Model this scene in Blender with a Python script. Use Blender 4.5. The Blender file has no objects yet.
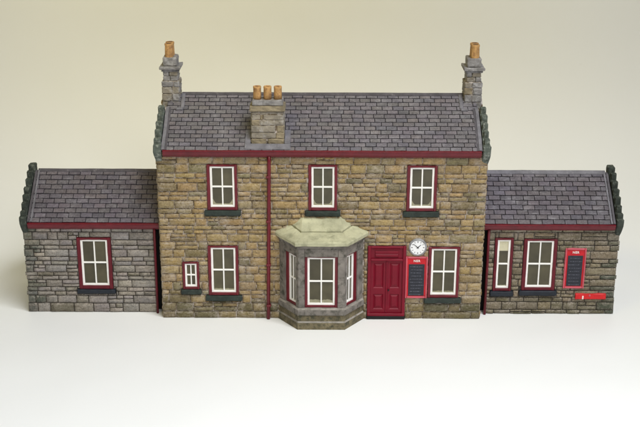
import bpy, bmesh, math, random
from mathutils import Vector, Euler, Matrix

random.seed(11)
U = 0.0005            # one modelling unit = half a millimetre (a table-top model, about 30 cm long)
scene = bpy.context.scene

# ------------------------------------------------------------------ camera
cd = bpy.data.cameras.new('camera'); cam = bpy.data.objects.new('camera', cd)
scene.collection.objects.link(cam); scene.camera = cam
PITCH = math.radians(20.0); DIST = 1195.0
cam.location = (0, -DIST*math.cos(PITCH)*U, (80 + DIST*math.sin(PITCH))*U)
cam.rotation_mode = 'XYZ'
base = Euler((math.pi/2 - PITCH, 0, 0)).to_matrix()
cam.rotation_euler = (base @ Matrix.Rotation(math.radians(0.23), 3, 'Z')).to_euler()
cd.sensor_width = 36.0; cd.lens = 36.0*1195/640
cd.shift_x = -1.4/640; cd.shift_y = 31.1/640
cd.clip_start = 0.01; cd.clip_end = 20
scene.render.resolution_x = 1024; scene.render.resolution_y = 683

# ------------------------------------------------------------------ light
w = bpy.data.worlds.new('World'); scene.world = w; w.use_nodes = True
w.node_tree.nodes['Background'].inputs[0].default_value = (1.0, 0.98, 0.88, 1)
w.node_tree.nodes['Background'].inputs[1].default_value = 0.13

def area(name, loc, target, size, power, color):
    l = bpy.data.lights.new(name, 'AREA'); l.shape = 'RECTANGLE'
    l.size, l.size_y = size; l.energy = power; l.color = color
    o = bpy.data.objects.new(name, l); scene.collection.objects.link(o)
    o.location = loc
    o.rotation_euler = (Vector(target) - Vector(loc)).to_track_quat('-Z', 'Y').to_euler()
    return o
key = area('key_softbox', (0.27, -0.42, 0.77), (0.03, -0.30, 0.0), (0.48, 0.38), 1.90, (0.945, 0.975, 1.0))
key.data.spread = math.radians(77)
front = area('front_softbox', (0.25, -1.05, 0.70), (0, -0.16, 0.0), (0.5, 0.4), 0.35, (1.0, 0.99, 0.98))
front.data.spread = math.radians(45)
warm_fill = area('warm_backdrop_fill', (-0.24, -0.26, 0.54), (-0.02, 0.26, 0.20), (0.25, 0.2), 0.26, (1.0, 0.83, 0.22))  # added unseen warm light that tints the paper behind the model cream
warm_fill.data.spread = math.radians(70)

scene.view_settings.view_transform = 'Standard'; scene.view_settings.look = 'None'
scene.view_settings.exposure = 0.0; scene.view_settings.gamma = 1.0
scene.view_settings.use_curve_mapping = False
scene.render.engine = 'CYCLES'

# ------------------------------------------------------------------ colour and materials
def C(r, g, b):
    def f(v):
        v /= 255.0
        return v/12.92 if v <= 0.04045 else ((v+0.055)/1.055)**2.4
    return (f(r), f(g), f(b), 1.0)
def lerp(a, b, t): return tuple(a[i]+(b[i]-a[i])*t for i in range(3)) + (1.0,)

def new_mat(name):
    m = bpy.data.materials.new(name); m.use_nodes = True
    nt = m.node_tree; return m, nt, nt.nodes['Principled BSDF']
def pos_scaled(nt, s=1.0):
    g = nt.nodes.new('ShaderNodeNewGeometry'); v = nt.nodes.new('ShaderNodeVectorMath')
    v.operation = 'SCALE'; v.inputs['Scale'].default_value = s/U
    nt.links.new(g.outputs['Position'], v.inputs[0]); return v.outputs[0]
def noise(nt, vec, scale, detail=4.0, rough=0.55):
    n = nt.nodes.new('ShaderNodeTexNoise'); n.inputs['Scale'].default_value = scale
    n.inputs['Detail'].default_value = detail; n.inputs['Roughness'].default_value = rough
    nt.links.new(vec, n.inputs['Vector']); return n.outputs['Fac']
def ramp(nt, fac, a, b, lo=0.0, hi=1.0):
    r = nt.nodes.new('ShaderNodeMapRange'); r.inputs['From Min'].default_value = a; r.inputs['From Max'].default_value = b
    r.inputs['To Min'].default_value = lo; r.inputs['To Max'].default_value = hi
    nt.links.new(fac, r.inputs['Value']); return r.outputs['Result']
def math_n(nt, op, a, b):
    m = nt.nodes.new('ShaderNodeMath'); m.operation = op
    for i, s in enumerate((a, b)):
        if isinstance(s, (int, float)): m.inputs[i].default_value = s
        else: nt.links.new(s, m.inputs[i])
    return m.outputs[0]
def mix(nt, fac, a, b, mode='MIX'):
    m = nt.nodes.new('ShaderNodeMix'); m.data_type = 'RGBA'; m.blend_type = mode
    for k, s in ((0, fac), (6, a), (7, b)):
        if isinstance(s, (int, float)): m.inputs[k].default_value = s
        elif isinstance(s, tuple): m.inputs[k].default_value = s
        else: nt.links.new(s, m.inputs[k])
    return m.outputs[2]
def bump(nt, bsdf, h, strength, dist):
    b = nt.nodes.new('ShaderNodeBump'); b.inputs['Strength'].default_value = strength
    b.inputs['Distance'].default_value = dist*U
    nt.links.new(h, b.inputs['Height']); nt.links.new(b.outputs[0], bsdf.inputs['Normal'])

def mat_plain(name, col, rough=0.6, var=0.25, vscale=0.15, bstr=0.25, bscale=0.9, bdist=0.5, col2=None, amount=(0.45, 0.75), spec=0.4):
    """Hand-painted resin: a colour with brushy variation, fine relief and optional second colour in patches."""
    m, nt, b = new_mat(name); p = pos_scaled(nt)
    n1 = noise(nt, p, vscale, 5.0); n2 = noise(nt, p, bscale, 4.0, 0.6)
    c = mix(nt, 1.0, col, ramp_grey(nt, n1, 1-var, 1+var), 'MULTIPLY')
    if col2:
        n3 = noise(nt, p, vscale*1.7, 6.0, 0.65)
        c = mix(nt, ramp(nt, n3, *amount), c, col2)
    nt.links.new(c, b.inputs['Base Color']); b.inputs['Roughness'].default_value = rough
    b.inputs['Specular IOR Level'].default_value = spec
    bump(nt, b, n2, bstr, bdist); return m
def ramp_grey(nt, fac, lo, hi):
    v = ramp(nt, fac, 0.28, 0.72, lo, hi)
    c = nt.nodes.new('ShaderNodeCombineColor')
    for i in range(3): nt.links.new(v, c.inputs[i])
    return c.outputs[0]

def mat_pieces(name, wear, wear_amount, dark, stain, rough, bstr, spec=0.3):
    """Stones and slates: own tint per piece (attribute), brushed-on pale paint on worn edges, dark wash, grain."""
    m, nt, b = new_mat(name); p = pos_scaled(nt)
    at = nt.nodes.new('ShaderNodeAttribute'); at.attribute_name = 'tint'
    ed = nt.nodes.new('ShaderNodeAttribute'); ed.attribute_name = 'wear'
    n1 = noise(nt, p, 0.13, 5.0, 0.6); n2 = noise(nt, p, 0.6, 5.0, 0.65); n3 = noise(nt, p, 0.045, 4.0, 0.6); n4 = noise(nt, p, 1.6, 3.0, 0.6)
    c = mix(nt, 1.0, at.outputs['Color'], ramp_grey(nt, n1, 0.80, 1.18), 'MULTIPLY')
    c = mix(nt, 1.0, c, ramp_grey(nt, n2, 0.66, 1.30), 'MULTIPLY')
    c = mix(nt, 1.0, c, ramp_grey(nt, n4, 0.78, 1.22), 'MULTIPLY')
    c = mix(nt, ramp(nt, n2, 0.58, 0.74, 0.0, 0.6), c, dark)
    st = nt.nodes.new('ShaderNodeVectorMath'); st.operation = 'MULTIPLY'; st.inputs[1].default_value = (0.10, 0.10, 0.42)
    nt.links.new(p, st.inputs[0]); n5 = noise(nt, st.outputs[0], 1.0, 6.0, 0.7)
    c = mix(nt, math_n(nt, 'MULTIPLY', ramp(nt, n5, 0.48, 0.64, 0.0, 0.68), ramp(nt, n1, 0.40, 0.60, 0.25, 1.0)), c, stain)
    st2 = nt.nodes.new('ShaderNodeVectorMath'); st2.operation = 'ADD'; st2.inputs[1].default_value = (37.0, 11.0, 23.0)
    nt.links.new(st.outputs[0], st2.inputs[0]); n6 = noise(nt, st2.outputs[0], 1.3, 6.0, 0.7)
    c = mix(nt, math_n(nt, 'MULTIPLY', ramp(nt, n6, 0.54, 0.70, 0.0, 0.75), ramp(nt, n3, 0.40, 0.60, 0.25, 1.0)), c, wear)
    e = math_n(nt, 'MULTIPLY', ed.outputs['Fac'], ramp(nt, n2, 0.40, 0.60))
    e = math_n(nt, 'MULTIPLY', e, ramp(nt, n3, 0.38, 0.62, 0.25, 1.0))
    e = math_n(nt, 'MULTIPLY', e, wear_amount)
    c = mix(nt, e, c, wear)
    c = mix(nt, math_n(nt, 'MULTIPLY', ramp(nt, n3, 0.50, 0.66), ramp(nt, n1, 0.42, 0.62, 0.0, 0.42*wear_amount)), c, wear)
    nt.links.new(c, b.inputs['Base Color']); b.inputs['Roughness'].default_value = rough
    b.inputs['Specular IOR Level'].default_value = spec
    h = math_n(nt, 'ADD', n2, math_n(nt, 'MULTIPLY', n4, 0.5))
    bump(nt, b, h, bstr, 1.2); return m

M = {}
M['stone'] = mat_pieces('painted_stone', C(192, 181, 170), 1.0, C(56, 48, 38), C(86, 75, 56), 0.85, 0.9)
M['slate'] = mat_pieces('painted_slate', C(150, 147, 152), 0.75, C(50, 48, 52), C(76, 73, 80), 0.62, 0.35, 0.45)
M['mortar'] = mat_plain('mortar_wash', C(98, 83, 64), 0.9, 0.6, 0.10, 0.5, 0.8, 0.6, C(194, 184, 178), (0.45, 0.58))
M['mortar_grey'] = mat_plain('grey_mortar_wash', C(62, 57, 51), 0.9, 0.5, 0.10, 0.5, 0.8, 0.6, C(138, 132, 125), (0.52, 0.68))
M['roof_under'] = mat_plain('roof_under', C(44, 41, 47), 0.8, 0.3)
M['lead'] = mat_plain('lead', C(116, 114, 121), 0.55, 0.3, 0.12, 0.4, 0.7, 0.6, C(160, 158, 162), (0.58, 0.75))
M['dark_lead'] = mat_plain('dark_lead', C(84, 80, 86), 0.6, 0.3, 0.12, 0.4, 0.7, 0.6, C(128, 124, 128), (0.58, 0.75))
M['red'] = mat_plain('crimson_paint', C(101, 5, 25), 0.42, 0.25, 0.12, 0.28, 0.45, 0.5, C(150, 52, 70), (0.64, 0.82), 0.5)
M['dull_red'] = mat_plain('dull_crimson_paint', C(96, 9, 27), 0.5, 0.25, 0.14, 0.3, 0.5, 0.5, C(84, 14, 28), (0.5, 0.75), 0.4)
M['door_red'] = mat_plain('door_paint', C(117, 4, 32), 0.48, 0.12, 0.10, 0.2, 0.4, 0.4, None, spec=0.3)
M['white'] = mat_plain('white_sash_paint', C(246, 244, 240), 0.5, 0.04, 0.2, 0.08, 0.8, 0.3)
M['sill'] = mat_plain('dark_green_sill', C(40, 50, 45), 0.6, 0.4, 0.2, 0.6, 0.6, 0.8, C(92, 96, 84), (0.60, 0.78))
M['sill_blue'] = mat_plain('slate_blue_sill', C(28, 34, 44), 0.55, 0.3, 0.2, 0.4, 0.6, 0.6)
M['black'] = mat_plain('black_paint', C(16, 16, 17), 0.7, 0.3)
M['coping'] = mat_plain('mossy_coping', C(86, 93, 86), 0.85, 0.4, 0.16, 0.5, 0.8, 0.8, C(150, 154, 146), (0.50, 0.68))
M['coping_dark'] = mat_plain('dark_mossy_coping', C(54, 60, 54), 0.85, 0.4, 0.16, 0.5, 0.8, 0.8, C(104, 109, 99), (0.52, 0.70))
M['chimney'] = mat_plain('chimney_stone', C(138, 130, 118), 0.85, 0.35, 0.10, 0.8, 0.5, 1.0, C(172, 168, 164), (0.52, 0.70))
M['chimney_grey'] = mat_plain('grey_chimney_stone', C(132, 129, 129), 0.85, 0.35, 0.12, 0.6, 0.5, 0.9, C(168, 166, 168), (0.50, 0.68))
M['chimney_brown'] = mat_plain('brown_chimney_stone', C(140, 122, 98), 0.85, 0.4, 0.12, 0.8, 0.5, 1.0, C(84, 78, 68), (0.5, 0.72))
M['chimney_warm'] = mat_plain('warm_chimney_stone', C(142, 130, 108), 0.85, 0.35, 0.10, 0.8, 0.5, 1.0, C(120, 110, 92), (0.52, 0.70))
M['pot'] = mat_plain('terracotta', C(188, 146, 94), 0.8, 0.3, 0.16, 0.5, 0.6, 0.6, C(140, 98, 66), (0.50, 0.70))
M['soot'] = mat_plain('soot', C(70, 48, 40), 0.9, 0.3)
M['bay_grey'] = mat_plain('bay_ashlar', C(124, 118, 112), 0.8, 0.35, 0.10, 0.7, 0.6, 0.9, C(62, 63, 54), (0.48, 0.70))
M['bay_pale'] = mat_plain('bay_pale_ledge', C(148, 142, 134), 0.8, 0.3, 0.08, 0.5, 0.6, 0.7, C(104, 100, 90), (0.5, 0.7))  # paler tone for the sloped ledges of the bay
M['bay_base'] = mat_plain('bay_plinth', C(116, 106, 82), 0.85, 0.45, 0.10, 0.9, 0.4, 1.2, C(70, 69, 54), (0.46, 0.64))
M['bay_roof'] = mat_plain('bay_roof_lead', C(184, 182, 152), 0.78, 0.22, 0.07, 0.6, 0.4, 0.9, C(138, 138, 112), (0.50, 0.78))
M['notice_frame'] = mat_plain('notice_frame_pink', C(196, 86, 100), 0.5, 0.15)
M['notice_red'] = mat_plain('notice_red', C(196, 22, 36), 0.5, 0.12, 0.2, 0.15)
M['notice_black'] = mat_plain('notice_black', C(38, 40, 50), 0.5, 0.25, 0.3, 0.1)
M['lettering'] = mat_plain('lettering', C(236, 220, 216), 0.6, 0.05)
M['chalk'] = mat_plain('chalk_lettering', C(98, 100, 112), 0.7, 0.3, 0.6)
M['clock_case'] = mat_plain('clock_case', C(150, 150, 152), 0.4, 0.3, 0.2, 0.2, 0.6, 0.4, C(92, 90, 92), (0.5, 0.7))
M['clock_face'] = mat_plain('clock_face', C(240, 240, 242), 0.5, 0.03)
M['sign_red'] = mat_plain('sign_red', C(206, 26, 30), 0.45, 0.15, 0.3, 0.3)
M['interior'] = mat_plain('interior', C(30, 28, 24), 0.9, 0.2)

def mat_pane():
    m, nt, b = new_mat('glazing'); p = pos_scaled(nt)
    n = noise(nt, p, 0.05, 3.0)
    oi = nt.nodes.new('ShaderNodeObjectInfo')
    pc = mix(nt, ramp(nt, n, 0.3, 0.7), C(66, 61, 44), C(88, 82, 60))
    nt.links.new(mix(nt, 1.0, pc, ramp_grey(nt, ramp(nt, oi.outputs['Random'], 0, 1, .28, .72), .8, 1.2), 'MULTIPLY'), b.inputs['Base Color'])
    b.inputs['Roughness'].default_value = 0.22; b.inputs['Specular IOR Level'].default_value = 0.45
    bump(nt, b, noise(nt, p, 0.07, 2.0), 0.15, 0.8); return m
M['pane'] = mat_pane()
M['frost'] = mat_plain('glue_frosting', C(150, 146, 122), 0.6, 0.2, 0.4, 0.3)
M['reflection_patch'] = mat_plain('cream_reflection', C(206, 200, 172), 0.6, 0.06, 0.4, 0.2)

def mat_paper():
    m, nt, b = new_mat('ivory_paper'); p = pos_scaled(nt)
    n = noise(nt, p, 0.004, 3.0); f = noise(nt, p, 0.25, 3.0)
    c = mix(nt, ramp(nt, n, 0.3, 0.7), C(243, 243, 242), C(241, 241, 239))
    vo = nt.nodes.new('ShaderNodeTexVoronoi'); vo.inputs['Scale'].default_value = 0.022; nt.links.new(p, vo.inputs['Vector'])
    sp = math_n(nt, 'MULTIPLY', ramp(nt, vo.outputs['Distance'], 0.022, 0.042, 1.0, 0.0), ramp(nt, vo.outputs['Color'], 0.70, 0.72, 0.0, 0.35))
    c = mix(nt, sp, c, C(170, 158, 136))
    nt.links.new(c, b.inputs['Base Color']); b.inputs['Roughness'].default_value = 0.55
    b.inputs['Specular IOR Level'].default_value = 0.25
    wv = noise(nt, p, 0.006, 2.0)
    bump(nt, b, math_n(nt, 'ADD', math_n(nt, 'MULTIPLY', wv, 14.0), math_n(nt, 'MULTIPLY', f, .06)), 0.5, 0.5); return m
M['paper'] = mat_paper()

# ------------------------------------------------------------------ building helpers
CEN = {}
TAU = math.pi*2
def link(o, parent, c):
    scene.collection.objects.link(o)
    if parent is not None:
        o.parent = parent; pc = CEN[parent]
    else: pc = Vector((0, 0, 0))
    o.location = (Vector(c) - pc)*U; CEN[o] = Vector(c)
def tag(o, label=None, cat=None, group=None, kind=None):
    if label: o['label'] = label
    if cat: o['category'] = cat
    if group: o['group'] = group
    if kind: o['kind'] = kind
    return o
def empty(name, c, parent=None):
    o = bpy.data.objects.new(name, None); o.empty_display_size = 0.005; link(o, parent, c); return o
def mk(name, geo, mat, parent=None, smooth=False, attrs=None, origin=None):
    vs, fs = geo
    lo = [min(v[i] for v in vs) for i in range(3)]; hi = [max(v[i] for v in vs) for i in range(3)]
    c = Vector(origin) if origin else Vector([(lo[i]+hi[i])/2 for i in range(3)])
    me = bpy.data.meshes.new(name)
    me.from_pydata([tuple((Vector(v)-c)*U) for v in vs], [], fs)
    if smooth: me.shade_smooth()
    me.materials.append(M[mat])
    if attrs:
        tint, wear = attrs
        a = me.attributes.new('tint', 'FLOAT_COLOR', 'POINT'); a.data.foreach_set('color', [x for t in tint for x in t])
        a = me.attributes.new('wear', 'FLOAT', 'POINT'); a.data.foreach_set('value', wear)
    o = bpy.data.objects.new(name, me); link(o, parent, c); return o
def join(*geos):
    V, F = [], []
    for v, f in geos:
        n = len(V); V += list(v); F += [tuple(i+n for i in q) for q in f]
    return V, F
def box(x0, x1, y0, y1, z0, z1):
    v = [(x, y, z) for x in (x0, x1) for y in (y0, y1) for z in (z0, z1)]
    f = [(0, 1, 3, 2), (4, 6, 7, 5), (0, 4, 5, 1), (2, 3, 7, 6), (0, 2, 6, 4), (1, 5, 7, 3)]
    return v, f
def rbox(x0, x1, y0, y1, z0, z1, bev=0.5, jit=0.0, cell=6.0, seg=1):
    """Box with bevelled edges, cut into cells and slightly uneven: hand-cast, hand-painted."""
    bm = bmesh.new(); bmesh.ops.create_cube(bm, size=1.0)
    S = (x1-x0, y1-y0, z1-z0); O = ((x0+x1)/2, (y0+y1)/2, (z0+z1)/2)
    for v in bm.verts: v.co = Vector([v.co[i]*S[i]+O[i] for i in range(3)])
    if jit:
        for ax in range(3):
            n = int(min(14, S[ax]//cell))
            for k in range(1, n+1):
                co = Vector(O); co[ax] = O[ax]-S[ax]/2 + S[ax]*k/(n+1)
                no = Vector((0, 0, 0)); no[ax] = 1
                bmesh.ops.bisect_plane(bm, geom=bm.verts[:]+bm.edges[:]+bm.faces[:], plane_co=co, plane_no=no)
    b = min(bev, min(S)*0.4)
    if b > 0:
        sharp = [e for e in bm.edges if len(e.link_faces) == 2 and e.calc_face_angle(0) > 0.7]
        bmesh.ops.bevel(bm, geom=sharp, offset=b, segments=seg, affect='EDGES', profile=0.6)
    if jit:
        for v in bm.verts: v.co += Vector([random.uniform(-jit, jit) for _ in range(3)])
    bm.verts.index_update()
    r = ([tuple(v.co) for v in bm.verts], [tuple(v.index for v in f.verts) for f in bm.faces]); bm.free(); return r
def tmap(geo, T): return [T(*v) for v in geo[0]], geo[1]
def prism(poly, z0, z1):
    n = len(poly)
    v = [(x, y, z0) for x, y in poly]+[(x, y, z1) for x, y in poly]
    f = [tuple(range(n-1, -1, -1)), tuple(range(n, 2*n))]+[(i, (i+1) % n, n+(i+1) % n, n+i) for i in range(n)]
    return v, f
def frustum(p0, z0, p1, z1):
    n = len(p0)
    v = [(x, y, z0) for x, y in p0]+[(x, y, z1) for x, y in p1]
    f = [tuple(range(n-1, -1, -1)), tuple(range(n, 2*n))]+[(i, (i+1) % n, n+(i+1) % n, n+i) for i in range(n)]
    return v, f
def extrude_x(prof, x0, x1, n=1, jit=0.0):
    """profile [(y,z)...] swept along x"""
    k = len(prof); v = []; f = []
    for i in range(n+1):
        x = x0+(x1-x0)*i/n; jy, jz = random.uniform(-jit, jit), random.uniform(-jit, jit)
        v += [(x, y+jy, z+jz) for y, z in prof]
    for i in range(n):
        for j in range(k):
            a = i*k+j; b = i*k+(j+1) % k
            f.append((a, b, b+k, a+k))
    f.append(tuple(range(k-1, -1, -1))); f.append(tuple(n*k+j for j in range(k)))
    return v, f
def lathe(prof, cx, cy, n=20, cap=True, axis='Z'):
    """profile [(r,h)...] turned about a vertical axis (or about y for the clock)"""
    v = []; f = []
    for r, h in prof:
        for i in range(n):
            a = TAU*i/n
            if axis == 'Z': v.append((cx+r*math.cos(a), cy+r*math.sin(a), h))
            else: v.append((cx+r*math.cos(a), h, cy+r*math.sin(a)))
    for k in range(len(prof)-1):
        for i in range(n):
            f.append((k*n+i, k*n+(i+1) % n, (k+1)*n+(i+1) % n, (k+1)*n+i))
    if cap:
        f.append(tuple(range(n-1, -1, -1))); f.append(tuple((len(prof)-1)*n+i for i in range(n)))
    return v, f
def tube(pts, r, n=10):
    v = []; f = []
    P = [Vector(p) for p in pts]
    for i, p in enumerate(P):
        d = (P[min(i+1, len(P)-1)]-P[max(i-1, 0)]).normalized()
        s = d.cross(Vector((0, 1, 0.001))).normalized(); t = d.cross(s)
        for k in range(n):
            a = TAU*k/n; v.append(tuple(p+s*math.cos(a)*r+t*math.sin(a)*r))
    for i in range(len(P)-1):
        for k in range(n): f.append((i*n+k, i*n+(k+1) % n, (i+1)*n+(k+1) % n, (i+1)*n+k))
    f.append(tuple(range(n-1, -1, -1))); f.append(tuple((len(P)-1)*n+k for k in range(n)))
    return v, f
def subtract(rects, hole):
    out = []; hx0, hx1, hz0, hz1 = hole
    for x0, x1, z0, z1 in rects:
        if hx1 <= x0 or hx0 >= x1 or hz1 <= z0 or hz0 >= z1: out.append((x0, x1, z0, z1)); continue
        if hx0 > x0: out.append((x0, hx0, z0, z1))
        if hx1 < x1: out.append((hx1, x1, z0, z1))
        a, b = max(x0, hx0), min(x1, hx1)
        if hz0 > z0: out.append((a, b, z0, hz0))
        if hz1 < z1: out.append((a, b, hz1, z1))
    return out

# ------------------------------------------------------------------ setting: one seamless sheet of paper
def build_backdrop():
    prof = [(-1400, 0), (-700, 0), (0, 0), (110, 0)]
    R, yc = 260, 110
    for k in range(1, 25):
        a = math.pi/2*k/24*0.96
        prof.append((yc+R*math.sin(a), R-R*math.cos(a)))
    y, z = prof[-1]; a = math.pi/2*0.96
    prof.append((y+900*math.cos(a), z+900*math.sin(a)))
    xs = [-1500, -700, 0, 700, 1500]; v = []; f = []; k = len(prof)
    for x in xs: v += [(x, yy, zz) for yy, zz in prof]
    for i in range(len(xs)-1):
        for j in range(k-1): f.append((i*k+j, (i+1)*k+j, (i+1)*k+j+1, i*k+j+1))
    o = mk('backdrop', (v, f), 'paper', None, True, origin=(0, 0, 0)); tag(o, kind='structure')
build_backdrop()

# ------------------------------------------------------------------ the model building
ROOT = empty('station_building', (0, 0, 0))
tag(ROOT, 'painted stone model station house with slate roofs, bay window and two low wings', 'model building')

PIECES = {'stone': [], 'slate': []}     # (area, parent, geometry, tint, wear)

def stone_piece(parent, x0, x1, z0, z1, y, col, proud=1.0, T=None, gap=0.25, hidden=False):
    x0 += gap; x1 -= gap; z0 += gap; z1 -= gap
    if x1-x0 < 0.9 or z1-z0 < 0.9: return
    nx, nz = 4, 3
    ins = 0.45; v = []; wear = []
    p = proud*random.uniform(0.45, 1.05); tx, tz = random.uniform(-.25, .25), random.uniform(-.25, .25)
    for j in range(nz+1):
        for i in range(nx+1):
            fx, fz = i/nx, j/nz
            edge = i in (0, nx) or j in (0, nz)
            x = x0+ins+(x1-x0-2*ins)*fx; z = z0+ins+(z1-z0-2*ins)*fz
            if not edge:
                x += random.uniform(-.12, .12)*(x1-x0)/nx*2; z += random.uniform(-.12, .12)*(z1-z0)/nz*2
            else:
                x += random.uniform(-.15, .15); z += random.uniform(-.15, .15)
            d = p+tx*(fx-.5)*2+tz*(fz-.5)*2+(random.uniform(0.05, .95) if not edge else random.uniform(-.2, .1))
            v.append((x, y-d, z)); wear.append(random.uniform(.6, 1.0) if j == nz else random.uniform(.1, .7) if edge else random.uniform(0, .3))
    f = [(j*(nx+1)+i, j*(nx+1)+i+1, (j+1)*(nx+1)+i+1, (j+1)*(nx+1)+i) for j in range(nz) for i in range(nx)]
    per = [i for i in range(nx+1)]+[j*(nx+1)+nx for j in range(1, nz+1)]+[nz*(nx+1)+i for i in range(nx-1, -1, -1)]+[j*(nx+1) for j in range(nz-1, 0, -1)]
    b = len(v)
    for q in per:
        j, i = divmod(q, nx+1)
        v.append((x0+(x1-x0)*i/nx, y+0.8, z0+(z1-z0)*j/nz)); wear.append(0.15)
    n = len(per)
    for k in range(n): f.append((per[k], b+k, b+(k+1) % n, per[(k+1) % n]))
    if T: v = [T(*q) for q in v]
    PIECES['stone'].append((0.0 if hidden else (x1-x0)*(z1-z0), parent, (v, f), [col]*len(v), wear))

def pick(pal): return random.choices([c for c, _ in pal], [q for _, q in pal])[0]
def vary(c, a=0.09):
    k = random.uniform(1-a, 1+a); return (c[0]*k*random.uniform(.96, 1.04), c[1]*k, c[2]*k*random.uniform(.92, 1.08), 1.0)
PAL_MAIN = [(C(170, 145, 98), 5), (C(175, 150, 104), 4), (C(162, 136, 93), 3), (C(162, 144, 110), 2), (C(152, 133, 99), 1.2), (C(146, 135, 102), 0.8)]
PAL_LEFT = [(C(152, 146, 142), 5), (C(143, 137, 133), 4), (C(160, 152, 144), 3), (C(132, 125, 118), 1.5)]
PAL_RIGHT = [(C(136, 124, 102), 5), (C(124, 114, 96), 4), (C(146, 132, 107), 2.5), (C(116, 109, 94), 2)]
MOSS = C(84, 84, 58); GREEN = C(66, 78, 66)

def stone_wall(parent, xl, xr, ztop, heights, y, holes, pal, wmin, wmax, split, grime, quoin=None):
    z1 = ztop; r = 0
    while z1 > 0.8:
        h = heights[r % len(heights)]; z0 = max(0.0, z1-h)
        if z0 < 2.2: z0 = 0.0
        x = xl; first = True
        while x < xr-0.5:
            wd = random.uniform(wmin, wmax)*(0.75 if h < 6 else 1.0)
            if first:
                wd *= random.uniform(.4, 1.0)
            e = x+wd
            if xr-e < wmin*0.6: e = xr
            xa = x-random.uniform(0, 1.8) if first and quoin is not None and quoin < 0 else x
            xb = e+random.uniform(0, 1.8) if e == xr and quoin is not None and quoin > 0 else e
            first = False
            parts = [(xa, xb, z0, z1)]
            if h > 7 and random.random() < split and e-x > 10:
                zm = z0+(z1-z0)*random.uniform(.42, .58); parts = [(x, e, z0, zm), (x, e, zm, z1)]
                if random.random() < .5:
                    xm = x+(e-x)*random.uniform(.35, .65); parts = [(x, e, z0, zm), (x, xm, zm, z1), (xm, e, zm, z1)]
            for hl in holes: parts = subtract(parts, hl)
            for q in parts:
                c = vary(pick(pal)); zm = (q[2]+q[3])/2
                g = max(0.0, 1-zm/26.0)*grime
                if random.random() < g*1.6: c = lerp(c, MOSS, random.uniform(.35, .9)*min(1, g+.3))
                if quoin is not None and abs((q[0]+q[1])/2-quoin) < 13: c = lerp(c, GREEN, random.uniform(.45, .9))
                elif random.random() < .07: c = lerp(c, MOSS, .5)
                stone_piece(parent, *q, y, c)
            x = e
        z1 = z0; r += 1

# ---- openings (x0, x1, z0, z1) including their painted surrounds
MAIN_WIN = [(-112.5, -83.0, 116.3, 163.0, 'sill', True), (-113.8, -83.5, 25.4, 78.5, 'sill', False), (-13.0, 15.2, 116.2, 163.0, 'sill', True),
            (83.8, 113.0, 115.8, 162.6, 'sill', True), (107.6, 138.8, 23.6, 78.2, 'sill', False)]
SMALL = (-139.8, -123.3, 31.8, 61.2)
LEFT_WIN = [(-247.6, -213.2, 26.0, 81.7, 'sill_blue', False)]
RIGHT_WIN = [(175.6, 194.3, 25.6, 83.0, 'sill_blue', False), (205.0, 238.8, 26.4, 82.2, 'sill_blue', False)]
DOOR = (46.6, 85.0, 0.0, 79.2)
BAYHOLE = (-41.5, 42.5, 0.0, 92.0)

def wall_backing(name, xl, xr, ztop, y, holes, mat, thick=4.0, cut=()):
    rects = [(xl, xr, 0.0, ztop)]
    for h in holes: rects = subtract(rects, h)
    return mk(name, join(*[box(a, b, y+0.35, y+thick, c, d) for a, b, c, d in rects]), mat, ROOT)

# main front wall
def grow(r, a): return (r[0]-a, r[1]+a, r[2]-a, r[3]+a)
def inner(r): return (r[0]+2.0, r[1]-2.0, r[2]+2.0, r[3]-2.0)
holes_main = [wn[:4] for wn in MAIN_WIN]+[SMALL, DOOR]
back_main = [inner(h) for h in holes_main]
WALL = wall_backing('wall', -161.3, 161.7, 176.0, 0.0, back_main, 'mortar')
tag(WALL, 'ochre stone front wall of the two-storey house')
sills_main = [(wn[0]-3.4, wn[1]+3.4, wn[2]-6.0, wn[2]) for wn in MAIN_WIN]+[(SMALL[0]-2.4, SMALL[1]+2.2, SMALL[2]-5.6, SMALL[2])]
H_MAIN = [4.5, 8.5, 9, 5, 5, 9, 4.5, 4.8, 8.5, 5, 5, 7.5, 4.4, 4.4, 8.5, 8, 8.5, 9, 8.8, 8.6, 9, 4.8, 9, 9.2, 9]
stone_wall(WALL, -161.5, 161.9, 176.0, H_MAIN, 0.0, holes_main+sills_main+[BAYHOLE], PAL_MAIN, 10, 27, 0.12, 1.5)

# wings: front walls 14 units behind the house front, a slot between each wing and the house, its shade painted black
WALL_L = wall_backing('wall', -300.6, -168.2, 97.0, 14.0, [inner(h[:4]) for h in LEFT_WIN], 'mortar_grey')
tag(WALL_L, 'grey stone front wall of the left wing')
stone_wall(WALL_L, -301.0, -168.2, 97.0, [9.5, 8.4, 6, 4.2, 8.2, 4.6, 4.4, 7.6, 4.2, 4.2, 8, 4.6, 4.6, 8.4, 9.0], 14.0,
           [h[:4] for h in LEFT_WIN]+[(h[0]-2.6, h[1]+2.6, h[2]-5.2, h[2]) for h in LEFT_WIN], PAL_LEFT, 10, 25, 0.22, 0.35, -301)
WALL_R = wall_backing('wall', 168.2, 300.2, 97.0, 14.0, [inner(h[:4]) for h in RIGHT_WIN], 'mortar_grey')
tag(WALL_R, 'brown stone front wall of the right wing')
stone_wall(WALL_R, 168.2, 300.6, 97.0, [8, 8.8, 5, 6.2, 8.6, 4.6, 4.6, 8.4, 4.4, 8, 4.4, 7.6, 5, 8.8, 9.5], 14.0,
           [h[:4] for h in RIGHT_WIN]+[(h[0]-2.6, h[1]+2.6, h[2]-5.6, h[2]) for h in RIGHT_WIN], PAL_RIGHT, 11, 28, 0.18, 0.7, 301)

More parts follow.
